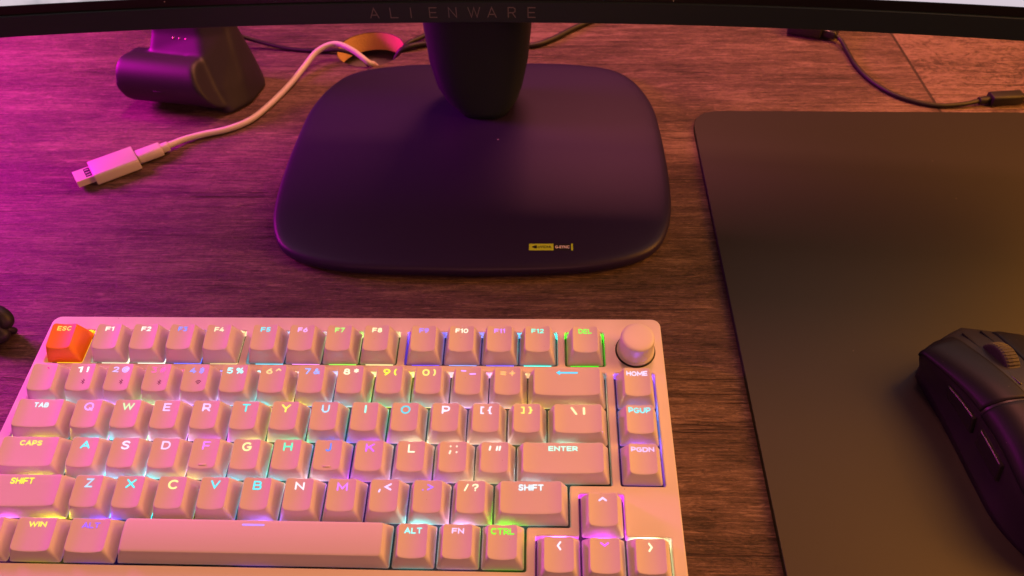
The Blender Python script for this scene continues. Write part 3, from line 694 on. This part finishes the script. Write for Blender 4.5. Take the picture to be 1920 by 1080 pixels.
def surf(s, a, off=0.0):
    """a 0 left bottom .. 1 right bottom, over the top"""
    wl, h = prof(s)
    th = math.pi * (1 - a); c, sn = math.cos(th), math.sin(th)
    ex = 2 / (3.1 + 1.2 * max(0, s))
    x = wl * math.copysign(abs(c) ** ex, c); z = h * abs(sn) ** (2 / (2.5 + 1.2 * max(0, s)))
    # waist: sides pinch inwards below the shoulder
    low = max(0, 1 - z / (h * .8)); x *= 1 - 0.10 * math.sin(min(1, low) * math.pi * .9) - (0.06 + 0.26 * max(0, s) ** 1.5) * low
    # nose plan: front edge swept back at both corners
    y = Lm * s
    fr = max(0, (s - .80) / .20)
    y -= fr * (abs(x) / 32) ** 1.15 * 14
    p = Vector((x, y, z))
    if off:
        d1 = surf(min(1, s + .01), a) - surf(max(-1, s - .01), a); d2 = surf(s, min(1, a + .01)) - surf(s, max(0, a - .01))
        nn = d2.cross(d1)
        if nn.length > 0:
            nn.normalize()
            if nn.dot(Vector((x, 0, z - h * .3))) < 0: nn = -nn
            p = p + nn * off
    return p
rings = []
ss = [-1, -.985, -.95, -.9, -.83] + [-.75 + i * .05 for i in range(32)] + [.84, .88, .92, .95, .98, 1]
NA = 72
for s in ss: rings.append([tuple(surf(s, k / NA)) for k in range(NA + 1)])
body_o = mesh('body', *loft(rings, closed=True), M_mside, mou)
def patch(name, s0, s1, a0, a1, thick, mat, ns=24, na=20, border=.035, shape=None):
    def params(n_, eps): return [0, eps, 2 * eps] + [3 * eps + (1 - 6 * eps) * i / n_ for i in range(n_ + 1)] + [1 - 2 * eps, 1 - eps, 1]
    FS, FA = params(ns, .005), params(na, .012); g = []
    OFF = [-.8, .35, .8]
    for i, fs in enumerate(FS):
        row = []
        for j, fa in enumerate(FA):
            lo, hi = (a0, a1); l0, l1 = s0, s1
            if shape: l0, l1, lo, hi = shape(fs, fa)
            s = l0 + (l1 - l0) * fs; a = lo + (hi - lo) * fa
            m = min(i, j, len(FS) - 1 - i, len(FA) - 1 - j)
            row.append(tuple(surf(s, a, thick * (OFF[m] if m < 3 else 1))))
        g.append(row)
    return mesh(name, *loft(g, cap0=False, cap1=False, closed=False), mat, mou)
# main buttons: split before the palm hump, channel for the wheel between them
patch('left_button', .10, .995, .235, .475, .8, M_mouse, 36, 26, shape=lambda fs, fa: (.14 - .04 * fa ** 2, .995 - (.10 * max(0, fa - .62) / .38), .20 + .02 * (1 - fs), .475 - .0 * fs))
patch('right_button', .10, .995, .525, .77, .8, M_mouse, 36, 26, shape=lambda fs, fa: (.14 - .04 * (1 - fa) ** 2, .995 - (.10 * max(0, .38 - fa) / .38), .525, .80 - .02 * (1 - fs)))
patch('palm_cover', -.97, .12, .19, .81, .75, M_mouse, 40, 40, shape=lambda fs, fa: (-.97, .128 - .040 * (1 - abs(2 * fa - 1)) ** 2, .20, .80))
for s0, s1 in ((.08, .46), (-.32, .04)):
    patch('side_button', s0, s1, .09, .18, 1.6, M_mbtn, 16, 8, shape=lambda fs, fa, s0=s0, s1=s1: (s0 + .05 * fa, s1 - .04 * (1 - fa), .098, .175))
# wheel
wz, wy = 27.5, 33
rings = []
for x, rr in ((-3.6, 9.2), (-3.3, 10.2), (-2.4, 10.9), (0, 11.1), (2.4, 10.9), (3.3, 10.2), (3.6, 9.2)):
    ring = []
    for k in range(160):
        r2 = rr - (.40 if (k // 2) % 2 and abs(x) < 3 else 0); t = 2 * math.pi * k / 160
        ring.append((x, wy + r2 * math.cos(t), wz + r2 * math.sin(t)))
    rings.append(ring)
mesh('scroll_wheel', *loft(rings), M_rubber, mou, smooth=False)
for sx in (-1, 1):
    mesh('channel_rail', *bar((sx * 4.9, 55, 24), (sx * 4.9, 14, 36.4), 1.2, 4, .4), M_mbtn, mou)

# ------------------------------------------------------------------ charging dock: front lip, leaning back rest, swept side
dock = empty('charging_dock', (-19.5, 272.5, 0), (0, 0, R(-10)))
dock.scale = (.92, .92, .96)
tag(dock, 'dark angled charging dock with rolled front lip and small contact pins', 'charging dock')
def dsec(x):
    """profile (y forward negative, z) at position x along the dock, -48..48"""
    t = (x + 48) / 96
    e = max(0, 1 - (x + 48) / 12)          # left end rounding
    e2 = max(0, (x - 40) / 8)
    sh = 1 - .25 * e ** 2
    hb = 108
    return sh, e2, hb
def blob(parts, name, mat, parent, voxel=1.6, smooth=6):
    v, f = join(*parts)
    t = mesh('tmp', v, f, mat)
    r_ = t.modifiers.new('r', 'REMESH'); r_.mode = 'VOXEL'; r_.voxel_size = voxel * MM
    s_ = t.modifiers.new('s', 'SMOOTH'); s_.factor = .6; s_.iterations = smooth
    return obj_from_eval(t, name, mat, parent)
def prism_x(poly, x0, x1, taper=1.0):
    a = [(x0, y, z) for y, z in poly]; b_ = [(x1, y, z) for y, z in poly]
    return loft([a, b_])
# lip: fat rounded bar overhanging towards the viewer
lip_prof = [(-20 + 18.5 * math.cos(R(a)), 24.5 + 19 * math.sin(R(a))) for a in range(60, 300, 12)] + [(2, 3), (2, 40)]
lipa = [(-50 + abs(z - 27) * .12, y, z) for y, z in lip_prof]; lipb = [(40 - .45 * z, y, z) for y, z in lip_prof]
secs = []
for z, pl_ in ((.6, [(-36, -16), (40, -27), (51, -8), (52, 20), (42, 36), (-36, 36)]), (20, [(-34, -14), (33, -22), (47, -3), (48, 20), (40, 34), (-34, 34)]),
               (42, [(-31, -8), (22, -12), (40, 6), (41, 22), (36, 32), (-31, 32)]), (54, [(-29, 1), (17, 0), (36, 12), (37, 25), (32, 32), (-29, 32)]),
               (72, [(-27, 8), (13, 8), (31, 19), (32, 28), (29, 34), (-27, 34)]), (110, [(-24, 20), (8, 20), (23, 29), (23, 36), (20, 40), (-24, 40)])):
    secs.append([(x, y, z) for x, y in round_poly(pl_, 4, 3)])
blob([loft([lipa, lipb]), loft(secs)], 'dock_body', M_dock, dock, 1.3, 22)
for i in range(3):
    for j in range(2):
        px = -7 + i * 5.8 + j * 1.8; pz = 51 - j * 4.0; py = -1.0 if j == 0 else -3.6
        rings = [[(px + r2 * math.cos(2 * math.pi * k / 12), py - dy, pz + r2 * math.sin(2 * math.pi * k / 12)) for k in range(12)] for r2, dy in ((1.0, -3), (1.0, .6), (.6, 1.1), (.05, 1.2))]
        mesh('contact_pin', *loft(rings), M_pin, dock)
mesh('dock_slot', *bar((-16, -38.0, 24), (-5, -38.0, 24), 1.2, 1.2, .4), M_black, dock)

# ------------------------------------------------------------------ cables
wc = empty('charging_cable', (-20, 199, 3))
tag(wc, 'white cable curving from the desk hole to a small white plug', 'cable')
def rel(pts, o): return [(p[0] - o[0], p[1] - o[1], (p[2] if len(p) > 2 else 0) - o[2]) for p in pts]
o3 = (-20, 199, 3)
cpts = [(128, 296, -20), (122, 303, -8), (110, 312, 4), (95, 321, 11), (80, 327, 13), (66, 320, 10), (57, 303, 5), (50, 280, 3), (41, 254, 2.6), (31, 233, 2.6), (17, 221, 2.6), (0, 214, 2.8), (-12, 207, 3.4), (-21, 198, 4.2)]
cpts = [(118, 330, -22), (112, 322, -4)] + cpts[2:]
mesh('cord', *tube(rel(cpts, o3), 2.3, 14), M_white, wc)
d = (Vector((-69, 161.0, 4.5)) - Vector((-21, 196.5, 4.5))).normalized()
s0 = Vector((-21, 196.5, 4.5))
def along(k): return tuple(s0 + d * k - Vector(o3))
mesh('strain_relief', *bar(along(-1.5), along(4.5), 6.8, 6.0, 2.2, .5), M_white, wc)
mesh('plug', *bar(along(4.0), along(21.5), 12.0, 7.2, 3.0, .7), M_white, wc)
ad = empty('usb_adapter', (-46, 180, 4.5), (0, 0, 0))
tag(ad, 'white usb adapter with a bare metal tip on the end of the white cable', 'adapter')
def al2(k, side=0, z=0):
    sd = Vector((-d.y, d.x, 0)); return tuple(s0 + d * k + sd * side + Vector((0, 0, z)) - Vector((-46, 180, 4.5)))
mesh('housing', *bar(al2(21.9, z=.3), al2(53, z=.3), 21.5, 8.6, 2.0, .6), M_white, ad)
mesh('metal_shell', *join(bar(al2(52.8, z=2.3), al2(64.5, z=2.3), 14, .45, .2, .05), bar(al2(52.8, z=-2.1), al2(64.5, z=-2.1), 14, .45, .2, .05),
     bar(al2(52.8, 6.8, .1), al2(64.5, 6.8, .1), .45, 4.2, .2, .05), bar(al2(52.8, -6.8, .1), al2(64.5, -6.8, .1), .45, 4.2, .2, .05)), M_metal, ad, smooth=False)
mesh('contact_board', *bar(al2(52.8, z=-.7), al2(63.5, z=-.7), 11, 1.8, .3, .1), M_white, ad, smooth=False)
sdv = Vector((-d.y, d.x, 0))
mesh('shell_slot', *bar(al2(53.4, 0, 2.56), al2(57.4, 0, 2.56), 10.6, .12, .05, .02), M_black, ad, smooth=False)
for sgn in (-3.2, 0.2, 3.4):
    mesh('contact', *bar(al2(54.0, sgn, 2.66), al2(56.8, sgn, 2.66), .9, .12, .05, .02), M_metal, ad, smooth=False)

def cable(name, pts, r, label, mat=M_black):
    o = mesh(name, *tube(pts, r), mat); tag(o, label, 'cable'); return o
cable('dock_cable', [(-8, 345, 12), (8, 345, 6), (35, 339.5, 2), (62, 335.5, 1.8), (82, 334, 3), (98, 334, -4), (106, 338, -20)], 1.7, 'thin black cable from the charging dock to the desk hole')
cable('black_cable', [(128, 345, -22), (133, 341, -3), (139, 345, 3), (150, 356, 3), (168, 376, 3), (190, 400, 3)], 2.0, 'black cable rising out of the desk hole up behind the monitor')
cable('black_cable', [(122, 336, -22), (130, 336, -3), (139, 338, 3), (158, 345, 2.3), (200, 341, 2.3), (242, 340, 2.3), (262, 350, 2.3), (284, 371, 2.3), (320, 400, 2.3)], 2.4, 'black cable running behind the stand neck and away to the right')
# receiver with extension cable
rc = empty('wireless_receiver', (486, 353, 0))
tag(rc, 'small black wireless receiver holder under the monitor with a thin cable', 'receiver')
o4 = (486, 353, 0)
mesh('holder', *bar(rel([(467, 366, 7)], o4)[0], rel([(493, 356, 7)], o4)[0], 20, 13, 4, 1.5), M_black, rc)
mesh('receiver_stub', *bar(rel([(492, 355.5, 6)], o4)[0], rel([(503, 348, 6)], o4)[0], 12, 7, 2.5, .8), M_mbtn, rc)
mesh('cord', *tube(rel([(499, 350, 6), (505, 342, 4), (507, 325, 2), (508, 305, 1.8), (513, 284, 1.8), (524, 264, 1.8), (538, 253, 1.8), (553, 247.5, 2.0), (570, 248, 2.6), (584, 251, 3.6), (590, 252, 4.2)], o4), 1.7), M_black, rc)
mesh('strain_relief', *bar(rel([(583, 250.8, 3.8)], o4)[0], rel([(592, 252, 4.2)], o4)[0], 5.4, 5, 2, .4), M_black, rc)
mesh('connector', *bar(rel([(591, 251.8, 4.7)], o4)[0], rel([(615, 254, 4.7)], o4)[0], 10, 8, 2.0, .8), M_black, rc)
mesh('metal_tip', *bar(rel([(614.5, 254, 4.7)], o4)[0], rel([(627, 255, 4.7)], o4)[0], 8, 3.2, 1.2, .2), M_pin, rc)
# bundled black cable end at the left edge
co = empty('cable_bundle', (-53, 19, 0))
co.scale = (.8, .85, .72)
tag(co, 'knotted black cable end standing on the desk at the left edge beside the keyboard', 'cable')
mesh('loop', *tube([(-30, 10, 6), (-14, 6, 11), (-2, 3, 14), (4, 3, 18), (0, 6, 23), (-14, 10, 26), (-34, 14, 28)], 5.2, 14), M_black, co)
mesh('loop', *tube([(-30, 14, 30), (-14, 8, 31), (-5, 2, 26), (1, -1, 17), (5, 2, 8), (-2, 5, 2.5), (-20, 9, 2)], 2.4, 12), M_black, co)
mesh('loop', *tube([(-34, 2, 5), (-18, -3, 6), (-4, -6, 8), (2.5, -4, 11.5), (-6, 0, 15), (-26, 4, 18)], 4.6, 14), M_black, co)
